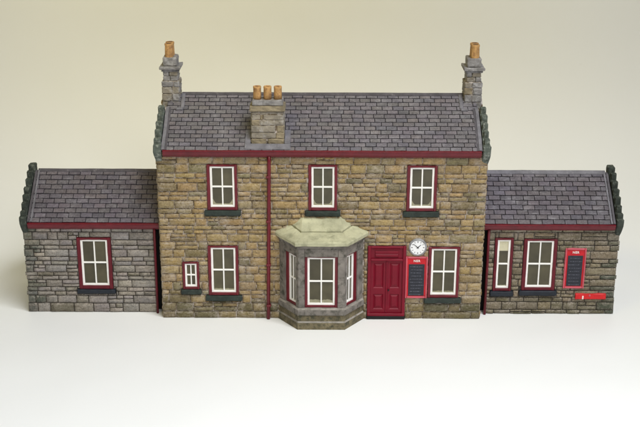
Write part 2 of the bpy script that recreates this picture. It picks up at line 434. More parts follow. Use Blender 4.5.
# side and back walls, closed so that no light leaks in
RY, RZ = 62.0, 219.0        # main ridge
WY, WZ = 62.0, 138.2        # wing ridges
def gable(x0, x1, yf, yb, eave, ry, rz):
    prof = [(yf, 0), (yb, 0), (yb, eave), (ry, rz), (yf, eave)]
    return extrude_x(prof, x0, x1)
for x0, x1 in ((-161.2, -154), (154, 161.6)):
    tag(mk('gable_wall', gable(x0, x1, 4.2, 124, 176, RY, RZ-4), 'mortar', ROOT))
mk('rear_wall', box(-154, 154, 120, 124, 0, 176), 'mortar', ROOT)
for s, m in ((-1, 'mortar_grey'), (1, 'mortar_grey')):
    mk('gable_wall', gable(min(s*300.2, s*294), max(s*300.2, s*294), 18.2, 112, 97, WY, WZ-4), m, ROOT)
    mk('rear_wall', box(min(s*294, s*162), max(s*294, s*162), 108, 112, 0, 97), m, ROOT)
    mk('slot_shade', box(min(s*172, s*162.1), max(s*172, s*162.1), 22, 26, 0, 97), 'black', ROOT)  # black sheet added inside the slot, standing in for its shadow

# rubble on the gable ends (they face away from the photograph's camera)
def gable_stones(X, sd, yf, yb, eave, ry, rz, pal, zlow=0.0):
    T = lambda u, v, z: (X-sd*v, u, z)
    z0 = zlow
    while z0 < rz-4:
        h = random.choice((5.0, 8.2, 8.8, 7.6)); z1 = z0+h
        t = max(0.0, (z1-eave)/(rz-eave)) if z1 > eave else 0.0
        a, b = yf+(ry-yf)*t, yb+(ry-yb)*t; x = a
        while x < b-2:
            e = min(b, x+random.uniform(10, 26))
            if b-e < 5: e = b
            stone_piece(ROOT, x, e, z0, z1, 0.0, vary(pick(pal)), T=T, hidden=True); x = e
        z0 = z1
gable_stones(-161.3, -1, 1.5, 123, 176, RY, RZ-4, PAL_MAIN); gable_stones(161.7, 1, 1.5, 123, 176, RY, RZ-4, PAL_MAIN)
gable_stones(-300.4, -1, 15.5, 111, 97, WY, WZ-4, PAL_LEFT); gable_stones(300.4, 1, 15.5, 111, 97, WY, WZ-4, PAL_RIGHT)

# ------------------------------------------------------------------ roofs
def roof(x0, x1, ye, ze, ry, rz, rows, wd, pal, jit, name_label, cutouts=(), lower=0.0):
    L = math.hypot(ry-ye, rz-ze); cs, sn = (ry-ye)/L, (rz-ze)/L
    def P(x, s, n): return (x, ye+s*cs-n*sn, ze+s*sn+n*cs)
    # base slab: front and rear slope
    prof = [P(0, 0, -0.2)[1:], P(0, L, -0.2)[1:], (2*ry-ye, ze), (2*ry-ye-1, ze-4), (ry, rz-5.0), (ye+1.5, ze-3.4)]
    R = mk('roof', extrude_x(prof, x0, x1), 'roof_under', ROOT)
    tag(R, name_label)
    h = (L-1.2)/rows
    for r in range(rows):
        s0 = r*h+.45; s1 = r*h+h-.2
        x = x0-random.uniform(0.1, .9)*wd if r % 2 else x0-random.uniform(.3, .6)*wd*.2
        off = 0.5 if r % 2 else 0.0
        x = x0-wd*(1-off)+random.uniform(-.08, .08)*wd
        while x < x1:
            e = x+wd*random.uniform(.965, 1.035)
            rects = [(max(x, x0), min(e, x1), s0, s1)]
            for cu in cutouts: rects = subtract(rects, cu)
            for a, b, c0, c1 in rects:
                a += .38; b -= .38
                if b-a < 1.0 or c1-c0 < 1.2: continue
                t = random.uniform(.85, 1.15)*jit; tl = random.uniform(-.12, .12)*jit
                sj = random.uniform(-.18, .18)*jit
                v = []; wr = []
                for fs, nn, ww in ((0.0, 1.0, .8), (0.28, .95, .3), (1.0, .62, .35)):
                    s = c0+sj+(c1-c0)*fs
                    v += [P(a, s, t*nn+tl), P((a+b)/2, s, t*nn+random.uniform(-.05, .08)), P(b, s, t*nn-tl)]; wr += [ww*random.uniform(.4, 1), ww*random.uniform(.3, 1), ww*random.uniform(.4, 1)]
                v += [P(a, c0+sj, -.1), P(b, c0+sj, -.1), P(a, c1, -.1), P(b, c1, -.1)]; wr += [0, 0, 0, 0]
                f = [(0, 1, 4, 3), (1, 2, 5, 4), (3, 4, 7, 6), (4, 5, 8, 7), (9, 10, 2, 1, 0), (9, 0, 3, 6, 11), (10, 12, 8, 5, 2)]
                PIECES['slate'].append(((b-a)*(c1-c0), R, (v, f), [vary(pick(pal), .035)]*len(v), wr))
            x = e
    return R, P, L

PAL_SLATE = [(C(114, 108, 114), 5), (C(109, 104, 110), 4), (C(119, 113, 118), 3), (C(103, 99, 105), 2)]
PAL_SLATE_W = [(C(100, 93, 100), 5), (C(94, 87, 94), 4), (C(106, 98, 105), 2.5), (C(88, 82, 90), 2)]
EY, EZ = -4.5, 177.6
ROOF, PM, LM = roof(-154.6, 154.9, EY, EZ, RY, RZ, 14, 10.7, PAL_SLATE, 1.0, 'purple grey slate roof of the two-storey house', [(-69.5, -36.0, 8.5, 34.0)])
WEY, WEZ = 9.5, 98.4
ROOF_L, PL, LW = roof(-294.4, -162.6, WEY, WEZ, WY, WZ, 11, 11.6, PAL_SLATE_W, 1.25, 'dark slate roof of the left wing')
ROOF_R, PR, _ = roof(163.0, 294.4, WEY, WEZ, WY, WZ, 11, 11.6, PAL_SLATE_W, 1.25, 'dark slate roof of the right wing')

# ridge caps
def ridge_cap(x0, x1, ry, rz, wdt, parent, mat, n):
    prof = [(ry-wdt, rz-wdt*.55+1.0), (ry-wdt, rz-wdt*.55+2.0), (ry-.6, rz+2.0), (ry+.6, rz+2.0), (ry+wdt, rz-wdt*.55+2.0), (ry+wdt, rz-wdt*.55+1.0), (ry, rz)]
    mk('ridge_cap', extrude_x(prof, x0, x1, n, .12), mat, parent)
ridge_cap(-141, 142, RY, RZ-.4, 3.0, ROOF, 'dark_lead', 22)
ridge_cap(-292, -162.8, WY, WZ-.4, 2.8, ROOF_L, 'dark_lead', 12)
ridge_cap(163.2, 292, WY, WZ-.2, 4.0, ROOF_R, 'lead', 12)

def slope_strip(P, xa, xb, s0, s1, n0, n1, mat, parent, name='flashing', jit=.15, k=8):
    v = []; f = []
    for i in range(k+1):
        s = s0+(s1-s0)*i/k; j = random.uniform(-jit, jit)
        v += [P(xa+j, s, n0), P(xa+j, s, n1), P(xb+j, s, n1), P(xb+j, s, n0)]
    for i in range(k):
        for q in range(4):
            a = i*4+q; b = i*4+(q+1) % 4; f.append((a, b, b+4, a+4))
    f += [(3, 2, 1, 0), (k*4, k*4+1, k*4+2, k*4+3)]
    return mk(name, (v, f), mat, parent)
# lead along the gables
slope_strip(PM, -155.5, -152.4, 0.5, 58, .2, 1.9, 'lead', ROOF); slope_strip(PM, -152.4, -150.4, .5, 58, .2, 1.35, 'dark_lead', ROOF)
slope_strip(PM, 152.6, 155.8, .5, 58, .2, 1.9, 'lead', ROOF); slope_strip(PM, 150.6, 152.6, .5, 58, .2, 1.35, 'dark_lead', ROOF)
for P_, R_, s in ((PL, ROOF_L, -1), (PR, ROOF_R, 1)):
    a, b = sorted((s*294.8, s*292.6)); slope_strip(P_, a, b, .5, LW-1.5, .2, 2.2, 'dark_lead', R_)
    a, b = sorted((s*291.8, s*290.2)); slope_strip(P_, a, b, .5, LW-1.5, .2, 1.9, 'lead', R_)
# stepped lead at the end chimneys
for s in (-1, 1):
    a, b = sorted((s*145.5, s*138.5)); mk('flashing', tmap(rbox(a, b, 54, 57, .2, 2.2, .4, .1, 3), lambda x, q, n: PM(x, q, n)), 'lead', ROOF)
    a, b = sorted((s*141.0, s*137.4)); mk('flashing', tmap(rbox(a, b, 57, LM-1, .2, 2.0, .4, .1, 3), lambda x, q, n: PM(x, q, n)), 'lead', ROOF)

# ------------------------------------------------------------------ stepped gable copings
def coping(xa, xb, P, L, n, s_start, s_end, mat, name_label, kneel):
    c = empty('gable_coping', P((xa+xb)/2, 0, 0), ROOT); tag(c, name_label)
    ds = (s_end-s_start)/n; out = -1 if xa < 0 else 1
    bx0, bx1 = (xa+1.6, xb) if out < 0 else (xa, xb-1.6)
    v = []; f = []
    for q in range(9):
        sq = s_start-2+(s_end-s_start+2)*q/8
        for x, nn in ((bx0, -6), (bx0, 1.9), (bx1, 1.9), (bx1, -6)):
            a_ = P(x, sq, nn); v.append((a_[0]+random.uniform(-.2, .2), a_[1], a_[2]+random.uniform(-.3, .3)))
    for q in range(8):
        for k in range(4): f.append((q*4+k, q*4+(k+1) % 4, q*4+4+(k+1) % 4, q*4+4+k))
    f += [(3, 2, 1, 0), (32, 33, 34, 35)]
    mk('coping_bed', (v, f), mat, c)
    for i in range(n):
        _, yc, zc = P(0, s_start+(i+.5)*ds, 2.2)
        o = random.uniform(-.4, .4); k = random.uniform(.93, 1.07)
        x_a, x_b = (xa-.5, xb-.6) if out < 0 else (xa+.6, xb+.5)
        g = rbox(x_a+random.uniform(-.4, .4), x_b+random.uniform(-.4, .4), yc-3.6*k+o, yc+2.6*k+o, zc-4.2, zc+4.6*k, 1.0, .2, 20, 2)
        mk('coping_stone', g, mat, c, False)
    # kneeler: corbelled block at the eaves
    (kx0, kx1, ky, kz0, kz1) = kneel
    g = rbox(kx0, kx1, ky, ky+15, kz0, kz1, 1.0, .2, 4.0, 1)
    v = []
    for x, y, z in g[0]:
        t = (z-kz0)/(kz1-kz0)
        if t < .6:
            y = y+(0.6-t)*13.0*(1-(y-ky)/15)
            xc = (kx0+kx1)/2; x = x if (x-xc)*xc < 0 else x-(.6-t)*4.0*(1 if xc > 0 else -1)
        v.append((x, y, z))
    mk('kneeler', (v, g[1]), mat, c, False)
coping(-162.2, -156.6, PM, LM, 5, 4, 58, 'coping', 'mossy stepped coping on the left gable of the two-storey house', (-163.4, -155.8, -6.0, 161.5, 184.0))
coping(157.0, 162.6, PM, LM, 5, 4, 58, 'coping', 'mossy stepped coping on the right gable of the two-storey house', (156.2, 164.0, -6.0, 161, 183.5))
coping(-301.8, -296.0, PL, LW, 6, 3, 63, 'coping_dark', 'dark mossy stepped coping on the left wing gable', (-302.8, -295.8, 8.0, 82, 105))
coping(296.0, 301.8, PR, LW, 6, 3, 63, 'coping_dark', 'dark mossy stepped coping on the right wing gable', (295.8, 302.8, 8.0, 82, 105))
for s in (-1, 1):
    a, b = sorted((s*301.6, s*294.2)); 
    mk('apex_stone', rbox(a, b, 57, 67, 130, WZ+6.8, 1.0, .2, 4, 1), 'coping_dark', ROOT, False)

# ------------------------------------------------------------------ gutters and pipes
def gutter(x0, x1, y, z, hgt, parent_label):
    prof = [(y+4.8, z+hgt), (y-2.2, z+hgt), (y-3.2, z+hgt-.3), (y-3.4, z+hgt-1.0), (y-2.8, z+hgt-1.7)]
    for q in range(0, 9):
        a_ = math.radians(185+q*10.5); prof.append((y+.9+3.6*math.cos(a_), z+hgt-2.0+(hgt-2.4)*math.sin(a_)))
    prof += [(y+1.2, z-.4), (y+4.8, z-.4)]
    g = mk('gutter', extrude_x(prof, x0, x1, 26, .10), 'red', ROOT)
    tag(g, parent_label)
    return g
gutter(-154.2, 154.8, -4.0, 171.6, 7.0, 'crimson gutter along the eaves of the two-storey house')
gutter(-294.6, -163.0, 10.0, 92.0, 6.8, 'crimson gutter of the left wing')
gutter(163.4, 294.6, 10.0, 92.6, 6.6, 'crimson gutter of the right wing')
pipe = mk('downpipe', tube([(-51.2, -3.4, 172.5), (-51.3, -3.0, 166), (-52.2, -2.6, 100), (-53.2, -2.6, 40), (-53.7, -2.6, 0.2)], 1.75), 'red', ROOT, True)
for z in (150, 104, 58, 14):
    mk('pipe_bracket', rbox(-54.8-(z-104)*-.008, -50.2-(z-104)*-.008, -4.8, 0.2, z, z+2.2, .4), 'red', pipe)
mk('downpipe', tube([(-168.2, 11.2, 92.5), (-168.3, 11.2, 50), (-168.4, 11.2, .2)], 1.25), 'dull_red', ROOT, True)
mk('downpipe', tube([(168.6, 11.2, 93), (168.6, 11.2, 50), (168.5, 11.2, .2)], 1.35), 'dull_red', ROOT, True)

# ------------------------------------------------------------------ windows
def window(x0, x1, z0, z1, T, red_l=3.0, red_r=2.6, red_t=2.0, red_b=3.0, cols=2, rows=2, sill='sill', frost=0.0, round_frost=False, sill_h=5.6, sill_out=3.2, sash_w=2.05, bar=1.4, reflection_patch=False, sill_over=3.2, deep=2.4, red='red'):
    """u across, v depth (positive into the wall), w up; T maps to the scene."""
    def tb(g): return tmap(g, T)
    a, b, c, d = x0+red_l, x1-red_r, z0+red_b, z1-red_t
    cell = 7.0; j = .16
    W_ = mk('window', tb(join(rbox(x0, a, -1.5, deep, z0, z1, .35, j, cell), rbox(b, x1, -1.5, deep, z0, z1, .35, j, cell),
                              rbox(a-.1, b+.1, -1.35, deep-.1, d, z1-.12, .3, j, cell), rbox(a-.1, b+.1, -1.4, deep-.1, z0+.1, c, .3, j, cell))), red, ROOT)
    e = .25
    mk('sash', tb(join(rbox(a-e, a+sash_w, -.4, 1.6, c-e, d+e, .25), rbox(b-sash_w, b+e, -.4, 1.6, c-e, d+e, .25),
                       rbox(a+sash_w-.1, b-sash_w+.1, -.35, 1.6, d-sash_w*.9, d+e-.05, .25), rbox(a+sash_w-.1, b-sash_w+.1, -.35, 1.6, c-e+.05, c+sash_w, .25))), 'white', W_)
    ia, ib, ic, id_ = a+sash_w, b-sash_w, c+sash_w, d-sash_w*.9
    us = [ia+(ib-ia)*k/cols for k in range(cols+1)]; ws = [ic+(id_-ic)*k/rows for k in range(rows+1)]
    for k in range(1, cols): mk('glazing_bar', tb(rbox(us[k]-bar/2, us[k]+bar/2, -.1, 1.5, ic-.1, id_+.1, .2)), 'white', W_)
    for k in range(1, rows): mk('glazing_bar', tb(rbox(ia-.1, ib+.1, -.2, 1.4, ws[k]-bar/2-.1, ws[k]+bar/2+.1, .2)), 'white', W_)
    for i in range(cols):
        for r in range(rows):
            p, q, lo, hi = us[i]-.1, us[i+1]+.1, ws[r]-.1, ws[r+1]+.1
            mk('pane', tb(box(p, q, 1.0, 2.0, lo, hi)), 'pane', W_)
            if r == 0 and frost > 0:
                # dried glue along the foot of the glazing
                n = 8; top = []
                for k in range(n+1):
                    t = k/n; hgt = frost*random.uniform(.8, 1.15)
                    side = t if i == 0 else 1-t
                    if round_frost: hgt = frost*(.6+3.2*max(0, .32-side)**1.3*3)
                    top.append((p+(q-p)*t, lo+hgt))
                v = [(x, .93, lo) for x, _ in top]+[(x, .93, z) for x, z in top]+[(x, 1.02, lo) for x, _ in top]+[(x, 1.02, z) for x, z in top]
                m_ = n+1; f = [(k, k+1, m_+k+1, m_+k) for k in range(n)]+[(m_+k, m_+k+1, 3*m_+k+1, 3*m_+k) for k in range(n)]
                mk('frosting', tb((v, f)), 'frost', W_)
            if r == rows-1 and reflection_patch:
                mk('reflection_patch', tb(box(p+.3, q, .7, .98, hi-10.5, hi)), 'reflection_patch', W_)  # pale strip painted as a reflection in the upper pane
    if sill:
        mk('sill', tb(rbox(x0-sill_over, x1+sill_over, -sill_out, 1.2, z0-sill_h, z0-.15, .8, .28, 4.0, 2)), sill, W_, True)
    return W_
def TF(y): return lambda u, v, w_: (u, y+v, w_)
for i, (x0, x1, z0, z1, sl, rf) in enumerate(MAIN_WIN):
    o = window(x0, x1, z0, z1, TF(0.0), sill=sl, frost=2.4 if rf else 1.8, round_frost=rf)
    tag(o, ['crimson framed upper window above the lower left window', 'crimson framed ground floor window left of the bay', 'crimson framed upper window above the bay', 'crimson framed upper window above the clock', 'crimson framed ground floor window right of the notice board'][i])
tag(window(*SMALL, TF(0.0), red_l=2.4, red_r=2.2, red_t=1.8, red_b=2.6, sash_w=1.9, bar=1.2, sill_h=5.2, sill_over=2.0), 'small crimson framed window near the left corner')
tag(window(*LEFT_WIN[0][:4], TF(14.0), sill='sill_blue', sill_h=4.6, sill_over=2.4, red_l=3.6, red_r=3.6, red_b=3.8, red_t=2.4, red='dull_red'), 'window of the left wing')
tag(window(*RIGHT_WIN[0][:4], TF(14.0), cols=1, sill='sill_blue', sill_h=5.4, sill_over=2.4, reflection_patch=True, frost=.9, red_l=2.8, red_r=2.8, red='dull_red'), 'narrow window of the right wing with a pale patch at the top')
tag(window(*RIGHT_WIN[1][:4], TF(14.0), sill='sill_blue', sill_h=5.4, sill_over=2.4, red_l=3.6, red_r=3.4, red_b=3.2, red='dull_red'), 'wide window of the right wing')

# ------------------------------------------------------------------ bay window
def bay_poly(o, yb=1.0):      # outline of the bay grown outwards by o
    hx, hw, yf = 22.6, 42.2, -26.8
    k = o*.42
    return [(-hw-o, yb), (-hx-k, yf-o), (hx+k, yf-o), (hw+o, yb)]
BAY = empty('bay', (0, -14, 0), ROOT); tag(BAY, 'three-sided stone bay with a pale two-tier roof')
def ring(o0, z0, o1, z1, name, mat, bev=0.0):
    def fine(poly):
        out = []
        for i in range(len(poly)-1):
            n = 6
            for k in range(n): out.append((poly[i][0]+(poly[i+1][0]-poly[i][0])*k/n, poly[i][1]+(poly[i+1][1]-poly[i][1])*k/n))
        return out+[poly[-1]]
    a, b = fine(bay_poly(o0)), fine(bay_poly(o1))
    b = [(x+random.uniform(-.12, .12), y+random.uniform(-.12, .12)) for x, y in b]
    return mk(name, frustum(a, z0, b, z1), mat, BAY)
ring(2.4, 0, 2.2, 7.2, 'plinth_course', 'bay_base'); ring(2.2, 7.25, 1.0, 8.6, 'plinth_chamfer', 'bay_pale')
ring(.9, 8.65, .8, 15.2, 'plinth_course', 'bay_base')
ring(2.1, 15.25, 2.0, 21.0, 'sill_band', 'bay_grey'); ring(2.0, 21.05, .6, 22.4, 'sill_weathering', 'bay_pale')
ring(-.6, 76.6, -.5, 85.4, 'lintel_core', 'bay_grey'); ring(.9, 85.45, 2.2, 88.6, 'cornice', 'bay_grey')
# joints in plinth and lintel are real stones: quoin blocks a little proud
Pb = bay_poly(0.0)
def splay_T(side):
    ax, ay = Pb[1] if side < 0 else Pb[2]; bx, by = Pb[0] if side < 0 else Pb[3]
    d = Vector((bx-ax, by-ay)); L = d.length; d.normalize()
    n_in = Vector((-d.y, d.x)) if side < 0 else Vector((d.y, -d.x))
    if n_in.y < 0: n_in = -n_in
    return lambda u, v, w_: (ax+d.x*u+n_in.x*v, ay+d.y*u+n_in.y*v, w_), L
TLs, SL = splay_T(-1); TRs, _ = splay_T(1)
FW0, FW1 = -16.4, 16.4; SW0, SW1 = 4.6, 23.6; BZ0, BZ1 = 22.4, 76.5
def pillar(side):
    T = TLs if side < 0 else TRs
    hx = 22.6*side
    p1 = (FW1*side, -26.8); p2 = (hx, -26.8); p3 = T(SW0, 0, 0)[:2]; p4 = T(SW0, 5, 0)[:2]; p5 = (FW1*side, -21.4)
    poly = [p1, p2, p3, p4, p5]
    if side > 0: poly = poly[::-1]
    mk('pillar', prism(poly, 22.45, 76.55), 'bay_grey', BAY)
    e = [T(SW1, 0, 0)[:2], T(SL, 0, 0)[:2], T(SL, 5, 0)[:2], T(SW1, 5, 0)[:2]]
    if side > 0: e = e[::-1]
    mk('pillar', prism(e, 22.45, 76.55), 'bay_grey', BAY)
pillar(-1); pillar(1)
for a, b in ((-22.4, -16.6), (-16.2, 16.2), (16.6, 22.4)):
    mk('lintel', rbox(a, b, -27.0, -22, 76.65, 85.3, .35, .08, 5), 'bay_grey', BAY)
for a, b in ((-23.3, -17.2), (-16.9, 16.9), (17.2, 23.3)):
    mk('sill_block', rbox(a, b, -29.2, -24, 15.5, 20.8, .5, .1, 5), 'bay_grey', BAY)
for T in (TLs, TRs):
    for a, b in ((.8, SW0-.2), (SW0+.2, SW1-.2), (SW1+.2, SL-.2)):
        mk('sill_block', tmap(rbox(a, b, -2.3, 2.0, 15.5, 20.8, .5, .1, 5), T), 'bay_grey', BAY)
for T in (TLs, TRs):
    for a, b in ((.3, SW0-.2), (SW0+.2, SW1-.2), (SW1+.2, SL-.2)):
        mk('lintel', tmap(rbox(a, b, -.2, 4.5, 76.65, 85.3, .35, .08, 5), T), 'bay_grey', BAY)
mk('inner_lining', prism([(x*.86, y*.86+1.5) for x, y in bay_poly(-2.0)], 22, 77), 'interior', BAY)
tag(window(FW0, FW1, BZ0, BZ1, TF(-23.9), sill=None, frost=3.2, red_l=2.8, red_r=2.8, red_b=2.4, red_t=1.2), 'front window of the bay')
def flip(T): return lambda u, v, w_: T(SW0+SW1-u, v, w_)
for T, s in ((TLs, 'left'), (TRs, 'right')):
    Td = (lambda T: lambda u, v, w_: T(u, v+2.6, w_))(T)
    tag(window(SW0, SW1, BZ0, BZ1, Td, sill=None, red_l=2.0, red_r=4.2, red_b=2.6, red_t=1.2, sash_w=2.0), s+' side window of the bay')
# two-tier stone roof
def bay_roof():
    def loft(rings, name):
        V = []; F = []; nseg = 8
        RR = []
        for ring_ in rings:
            out = []
            for i in range(len(ring_)-1):
                for k in range(nseg):
                    t = k/nseg; out.append(tuple(ring_[i][q]+(ring_[i+1][q]-ring_[i][q])*t for q in range(3)))
            out.append(ring_[-1]); RR.append(out)
        m_ = len(RR[0])
        for ri, rr in enumerate(RR):
            for q in rr:
                jz = random.uniform(-.25, .25)
                V.append((q[0]+random.uniform(-.2, .2), min(q[1]+random.uniform(-.2, .2), 1.0), q[2]+jz))
        for r in range(len(RR)-1):
            for k in range(m_-1): F.append((r*m_+k, r*m_+k+1, (r+1)*m_+k+1, (r+1)*m_+k))
        F.append(tuple(range(m_-1, -1, -1))); F.append(tuple((len(RR)-1)*m_+k for k in range(m_)))
        o = mk(name, (V, F), 'bay_roof', BAY); return o
    def R4(hw, zw, hx, yf, z): return [(-hw-1.4, 1.0, zw), (-hx-1.2, yf, z), (hx+1.6, yf, z), (hw+2.2, 1.0, zw)]
    a = R4(45.6, 90.2, 24.2, -31.0, 89.2); b = R4(46.2, 93.4, 24.4, -31.4, 92.4); b2 = R4(45.2, 94.4, 24.0, -30.4, 93.4)
    c1 = R4(38, 97.9, 21.6, -22, 95.4); c = R4(30.5, 101.3, 19.4, -12.6, 97.2)
    c2 = R4(29.9, 98.5, 19.0, -11.9, 94.5)
    loft([a, b, b2, c1, c, c2], 'roof_slab')
    d0 = R4(29.3, 98.5, 18.7, -11.2, 94.6); d = R4(29.2, 102.4, 18.6, -11.3, 98.2); e = R4(18.6, 109.4, 17.6, -.8, 108.6)
    loft([d0, d, e], 'roof_slab')
bay_roof()

# ------------------------------------------------------------------ door
x0, x1, z0, z1 = DOOR
dr = mk('door', join(rbox(x0, x0+3.2, -2.2, 2.4, 3.6, z1, .4, .1, 8), rbox(x1-3.2, x1, -2.2, 2.4, 3.6, z1, .4, .1, 8), rbox(x0+3.1, x1-3.1, -2.1, 2.3, z1-2.4, z1-.1, .4, .1, 8),
                     rbox(x0+3.1, x1-3.1, -2.3, 2.3, 63.2, 65.6, .4, .1, 8), rbox(x0+.2, x1-.2, -2.7, 2.3, 3.4, 6.4, .4, .1, 8)), 'door_red', ROOT)
tag(dr, 'crimson panelled double door with a transom panel above')
mk('transom', join(box(x0+3, x1-3, -.2, 1.5, 65.4, z1-2.2), rbox(x0+5.6, x1-5.8, -1.3, 0, 75.2, 76.4, .3), rbox(x0+7.2, x1-7.4, -1.5, 0, 67.4, 70.4, 1.0), rbox(x0+7.2, x1-7.4, -.9, 0, 70.6, 74, .3)), 'door_red', dr)
xm = (x0+x1)/2+.2
def panel_geo(a, b, c, d):
    # raised and bevelled field in a sunk panel
    v = [(a, -.35, c), (b, -.35, c), (b, -.35, d), (a, -.35, d)]; i1, i2 = .9, 2.6
    v += [(a+i1, .5, c+i1), (b-i1, .5, c+i1), (b-i1, .5, d-i1), (a+i1, .5, d-i1)]
    v += [(a+i2, -.5, c+i2+1.2), (b-i2, -.5, c+i2+1.2), (b-i2, -.5, d-i2), (a+i2, -.5, d-i2)]
    f = []
    for r in (0, 4):
        for k in range(4): f.append((r+k, r+(k+1) % 4, r+4+(k+1) % 4, r+4+k))
    f.append((8, 9, 10, 11)); return v, f
for a, b in ((x0+3.1, xm-.25), (xm+.25, x1-3.1)):
    st = 3.0
    leaf = mk('door_leaf', join(box(a, a+st, -.4, 1.5, 6.5, 63.1), box(b-st, b, -.4, 1.5, 6.5, 63.1), box(a+st, b-st, -.35, 1.5, 6.5, 10.4), box(a+st, b-st, -.35, 1.5, 27.0, 33.6),
                               box(a+st, b-st, -.35, 1.5, 60.6, 63.1)), 'door_red', dr)
    mk('door_panel', panel_geo(a+st, b-st, 10.4, 27.0), 'door_red', dr); mk('door_panel', panel_geo(a+st, b-st, 33.6, 60.6), 'door_red', dr)
mk('meeting_rail', rbox(xm-1.0, xm+1.0, -1.2, 0, 6.6, 63.0, .4), 'door_red', dr)
mk('door_knob', lathe([(.2, -3.0), (.75, -2.8), (.95, -2.2), (.7, -1.6), (.45, -.3)], xm+2.0, 32.0, 10, True, 'Y'), 'black', dr, True)
mk('door_step', rbox(x0-.2, x1+.2, -2.9, 2.5, 0, 3.3, .4, .1, 5), 'black', dr)

# ------------------------------------------------------------------ chimneys
def pot_geo(cx, cy, zb, r0, r1, h, lip=.7, n=18):
    prof = [(r0, zb), (r0*.5+r1*.5, zb+h*.5), (r1, zb+h-2.4), (r1+lip, zb+h-2.2), (r1+lip, zb+h-.2), (r1+lip-.3, zb+h), (r1-.9, zb+h), (r1-1.0, zb+h-5)]
    return lathe(prof, cx, cy, n)
def end_chimney(s, label):
    c = empty('chimney', (s*151.5, 62, 205), ROOT); tag(c, label)
    X = s*151.2
    def blk(hw, y0, y1, z0, z1, name, mat, bev=.6, off=0):
        mk(name, rbox(X+off-hw, X+off+hw, y0, y1, z0, z1, bev, .28, 4.0), mat, c)
    # base of rubble blocks round a core
    mk('stack_core', rbox(X-7.6, X+7.6, 52.0, 73, 203, 234, .4), 'mortar', c)
    mk('stack_core', rbox(X-6.2, X+6.2, 53.2, 71.6, 234, 244, .4), 'mortar_grey', c)
    for row, (z0, z1) in enumerate(((206, 213.4), (213.8, 221.0), (221.4, 228.0), (228.4, 233.6))):
        cut = random.uniform(-3.5, 3.5)
        for a, b in ((-8.6, cut-.25), (cut+.25, 8.6)):
            mk('chimney_stone', rbox(X+a, X+b, 50.8+random.uniform(-.4, .4), 55, z0, z1, .7, .3, 4), random.choice(['chimney', 'chimney_grey', 'chimney_warm', 'chimney_grey']), c)
        for q in (-1, 1):
            a, b = sorted((X+q*8.7, X+q*7.0)); mk('chimney_stone', rbox(a, b, 55.4, 73.6, z0, z1, .5, .3, 5), random.choice(['chimney_grey', 'chimney', 'chimney']), c)
    for row, (z0, z1) in enumerate(((234.0, 238.6), (239.0, 243.6))):
        cut = random.uniform(-3, 3)
        for a, b in ((-7.2, cut-.25), (cut+.25, 7.2)):
            mk('chimney_stone', rbox(X+a, X+b, 52.2, 56, z0, z1, .6, .25, 4), random.choice(['chimney_grey', 'chimney_grey', 'chimney']), c)
        for q in (-1, 1):
            a, b = sorted((X+q*7.3, X+q*5.8)); mk('chimney_stone', rbox(a, b, 56.4, 72.4, z0, z1, .5, .25, 5), 'chimney_grey', c)
    blk(8.6, 51.0, 73.6, 243.4, 245.4, 'neck_course', 'chimney_grey'); blk(10.4, 49.2, 75.4, 245.5, 248.6, 'cap_slab', 'chimney_grey', .5)
    blk(6.9, 52.6, 72.0, 248.7, 257.4, 'blocking_course', 'chimney_grey', .7)
    for cy in (57.6, 66.8):
        p = mk('chimney_pot', pot_geo(X+s*.8, cy, 257.2, 4.4, 4.0, 13.4, .3, 10), 'pot', c)
        mk('flue', lathe([(3.1, 269.6), (3.1, 270.2)], X+s*.8, cy, 10), 'soot', c)
end_chimney(-1, 'left end chimney with two terracotta pots'); end_chimney(1, 'right end chimney with two terracotta pots')

def mid_chimney():
    c = empty('chimney', (-52.7, 12, 185), ROOT); tag(c, 'broad stone chimney on the front slope with three terracotta pots')
    X0, X1, YF, YB = -69.0, -36.4, 4.0, 24.0
    mk('stack_core', rbox(X0+1.2, X1-1.2, YF+1.2, YB, 181.0, 219.5, .4), 'mortar', c)
    rows = [(182.0, 187.6), (188.0, 193.8), (194.2, 200.6), (201.0, 206.0), (206.4, 211.4), (211.8, 214.6)]
    for i, (z0, z1) in enumerate(rows):
        xs = sorted([X0, X1]+[random.uniform(X0+7, X1-7) for _ in range(1 if i % 2 else 2)])
        sh = .5*(i > 2)
        for a, b in zip(xs[:-1], xs[1:]):
            if b-a < 2: continue
            mk('chimney_stone', rbox(a+.25+(sh if a == X0 else 0), b-.25-(sh if b == X1 else 0), YF+random.uniform(-.4, .3)+sh, YF+5, z0, z1, .7, .3, 4), random.choice(['chimney', 'chimney', 'chimney', 'chimney_warm']), c)
        for q in (-1, 1):
            a, b = (X0, X0+1.8) if q < 0 else (X1-1.8, X1)
            mk('chimney_stone', rbox(a, b, YF+5.3, YB+.3, z0, z1, .5, .25, 5), 'chimney', c)
    mk('cap_slab', rbox(X0-.8, X1+.8, YF-1.0, YB+1.4, 214.8, 220.0, .8, .3, 4), 'chimney_warm', c)
    mk('blocking_course', rbox(X0+1.4, X1-1.4, YF+1.0, YB-.6, 220.1, 225.6, .7, .25, 4), 'chimney_grey', c)
    for k in range(3):
        cx = -62.6+k*10.0
        p = mk('chimney_pot', pot_geo(cx, 11.5, 225.4, 3.9, 3.75, 12.8, .12, 20), 'pot', c, True)
        mk('flue', lathe([(2.9, 236.8), (2.9, 237.3)], cx, 11.5, 12), 'soot', c)
    # lead apron round the stack
    for a, b, s0, s1, m_ in ((-75, -30.4, 1.2, 8.6, 'lead'), (-74.8, -69.2, 8.7, 27, 'lead'), (-36.2, -30.6, 8.7, 27, 'lead')):
        mk('flashing', tmap(rbox(a, b, s0, s1, .2, 1.9, .4, .14, 5), lambda x, q, n: PM(x, q, n)), m_, c)
mid_chimney()

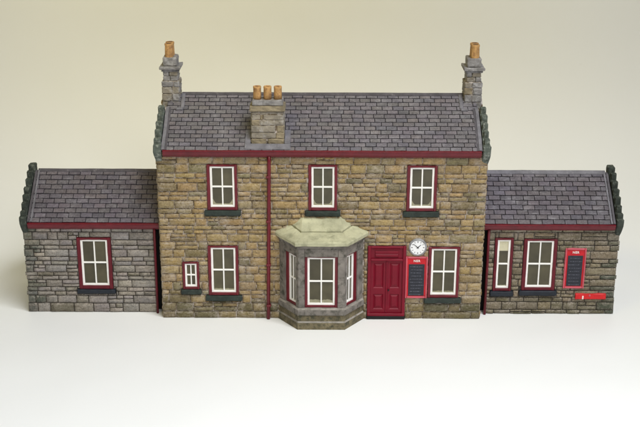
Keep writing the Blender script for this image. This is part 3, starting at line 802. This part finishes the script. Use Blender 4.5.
# ------------------------------------------------------------------ stones and slates: the 300 largest one by one, the rest joined
for kind in ('stone', 'slate'):
    L_ = sorted(PIECES[kind], key=lambda q: -q[0])
    for ar, par, geo, tint, wear in L_[:300]:
        mk(kind, geo, kind, par, kind == 'stone', (tint, wear))
    rest = L_[300:]
    if rest:
        T_, W2 = [], []
        for q in rest: T_ += q[3]; W2 += q[4]
        o = mk('small_'+kind+'s', join(*[q[2] for q in rest]), kind, ROOT, kind == 'stone', (T_, W2))
        tag(o, kind='stuff')
print('pieces', {k: len(v) for k, v in PIECES.items()})

# ------------------------------------------------------------------ things fixed to the walls
def text_geo(body, size, cx, cz, y, depth=.15):
    cu = bpy.data.curves.new('t', 'FONT'); cu.body = body; cu.size = size; cu.align_x = 'CENTER'; cu.align_y = 'CENTER'; cu.extrude = depth; cu.offset = .09; cu.resolution_u = 3
    cu.space_character = 1.15
    o = bpy.data.objects.new('t', cu); scene.collection.objects.link(o)
    dg = bpy.context.evaluated_depsgraph_get(); me = bpy.data.meshes.new_from_object(o.evaluated_get(dg))
    g = ([(cx+v.co.x, y-v.co.z, cz+v.co.y) for v in me.vertices], [tuple(p.vertices) for p in me.polygons])
    bpy.data.objects.remove(o); bpy.data.curves.remove(cu); bpy.data.meshes.remove(me); return g
def notice(x0, x1, z0, z1, y, label, lines, seed):
    rnd = random.Random(seed)
    r = empty('notice_board', ((x0+x1)/2, y, z0)); tag(r, label, 'notice board', 'red framed notice boards on the walls')
    hd = z1-7.6
    mk('backboard', box(x0+.4, x1-.4, y-1.2, y+1.4, z0+.4, z1-.4), 'notice_red', r)
    mk('frame', join(rbox(x0, x0+1.5, y-2.2, y+1.2, z0, z1, .3, .06, 9), rbox(x1-1.5, x1, y-2.2, y+1.2, z0, z1, .3, .06, 9), rbox(x0+1.8, x1-1.8, y-2.1, y+1.1, z1-1.6, z1-.05, .3), rbox(x0+1.8, x1-1.8, y-2.1, y+1.1, z0+.05, z0+1.8, .3)), 'notice_frame', r)
    mk('poster', rbox(x0+3.0, x1-3.0, y-1.7, y-1.0, z0+2.6, hd-.4, .15), 'notice_black', r)
    mk('lettering', text_geo('NER', 3.3, (x0+x1)/2, (hd+z1-1.4)/2, y-1.45, .22), 'lettering', r)
    g = []
    for k in range(lines):
        z = hd-3.0-k*((hd-z0-7)/(lines-1)); x = x0+3.8+rnd.uniform(0, 2.0)
        end = x1-3.8-rnd.uniform(0, 3)
        while x < end:
            l = rnd.uniform(.8, 2.6); g.append(box(x, min(x+l, end+.3), y-1.82, y-1.68, z-.22+rnd.uniform(-.1, .1), z+.22+rnd.uniform(-.1, .15))); x += l+rnd.uniform(.3, .8)
    mk('printed_lines', join(*g), 'chalk', r)
    return r
notice(84.9, 106.8, 23.6, 68.2, -.8, 'red framed notice board with black poster between the door and the window', 10, 3)
notice(247.2, 268.4, 29.3, 72.8, 13.2, 'red framed notice board with black poster on the right wing wall', 9, 5)

CX, CZ = 96.3, 78.2
clk = empty('wall_clock', (CX, 0, CZ-9)); tag(clk, 'round white wall clock with black hands above the notice board', 'clock')
mk('case', lathe([(7.4, .6), (9.0, .4), (9.3, -1.2), (9.1, -2.2), (8.3, -2.9), (7.6, -2.9), (7.2, -2.3)], CX, CZ, 32, True, 'Y'), 'clock_case', clk, True)
fc = mk('dial', lathe([(7.35, -1.9), (7.35, -2.55)], CX, CZ, 32, True, 'Y'), 'clock_face', clk)
g = []
for k in range(12):
    a = TAU*k/12; r0, r1 = 5.2, 6.6; hw = .38 if k % 3 == 0 else .24
    d = (math.sin(a), math.cos(a)); n_ = (d[1], -d[0])
    q = [(CX+d[0]*r+n_[0]*s*hw, CZ+d[1]*r+n_[1]*s*hw) for r, s in ((r0, -1), (r1, -1), (r1, 1), (r0, 1))]
    v = [(x, -2.5, z) for x, z in q]+[(x, -2.62, z) for x, z in q]
    g.append((v, [(4, 5, 6, 7), (0, 1, 5, 4), (1, 2, 6, 5), (2, 3, 7, 6), (3, 0, 4, 7)]))
mk('hour_marks', join(*g), 'black', fc)
def hand(ang, ln, w0, y):
    a = math.radians(ang); d = (math.sin(a), math.cos(a)); n_ = (d[1], -d[0])
    q = [(CX+d[0]*r+n_[0]*s, CZ+d[1]*r+n_[1]*s) for r, s in ((-1.2, -w0), (ln, -w0*.5), (ln, w0*.5), (-1.2, w0))]
    v = [(x, y, z) for x, z in q]+[(x, y-.14, z) for x, z in q]
    mk('clock_hand', (v, [(4, 5, 6, 7), (3, 2, 1, 0), (0, 1, 5, 4), (1, 2, 6, 5), (2, 3, 7, 6), (3, 0, 4, 7)]), 'black', clk)
hand(48, 4.3, .46, -2.64); hand(-50, 6.0, .34, -2.8)

sg = empty('name_plate', (276.4, 13.4, 17.3)); tag(sg, 'narrow bright red plate fixed low near the right end of the right wing', 'plate')
mk('plate', rbox(260.8, 292.2, 11.2, 14.4, 17.3, 23.4, .5, .22, 3.5), 'sign_red', sg)
mk('white_mark', rbox(267.6, 269.2, 10.8, 11.6, 17.4, 21.2, .25), 'lettering', sg)
mk('pink_mark', rbox(274.4, 276.2, 10.8, 11.6, 20.4, 22.6, .3), 'notice_frame', sg)
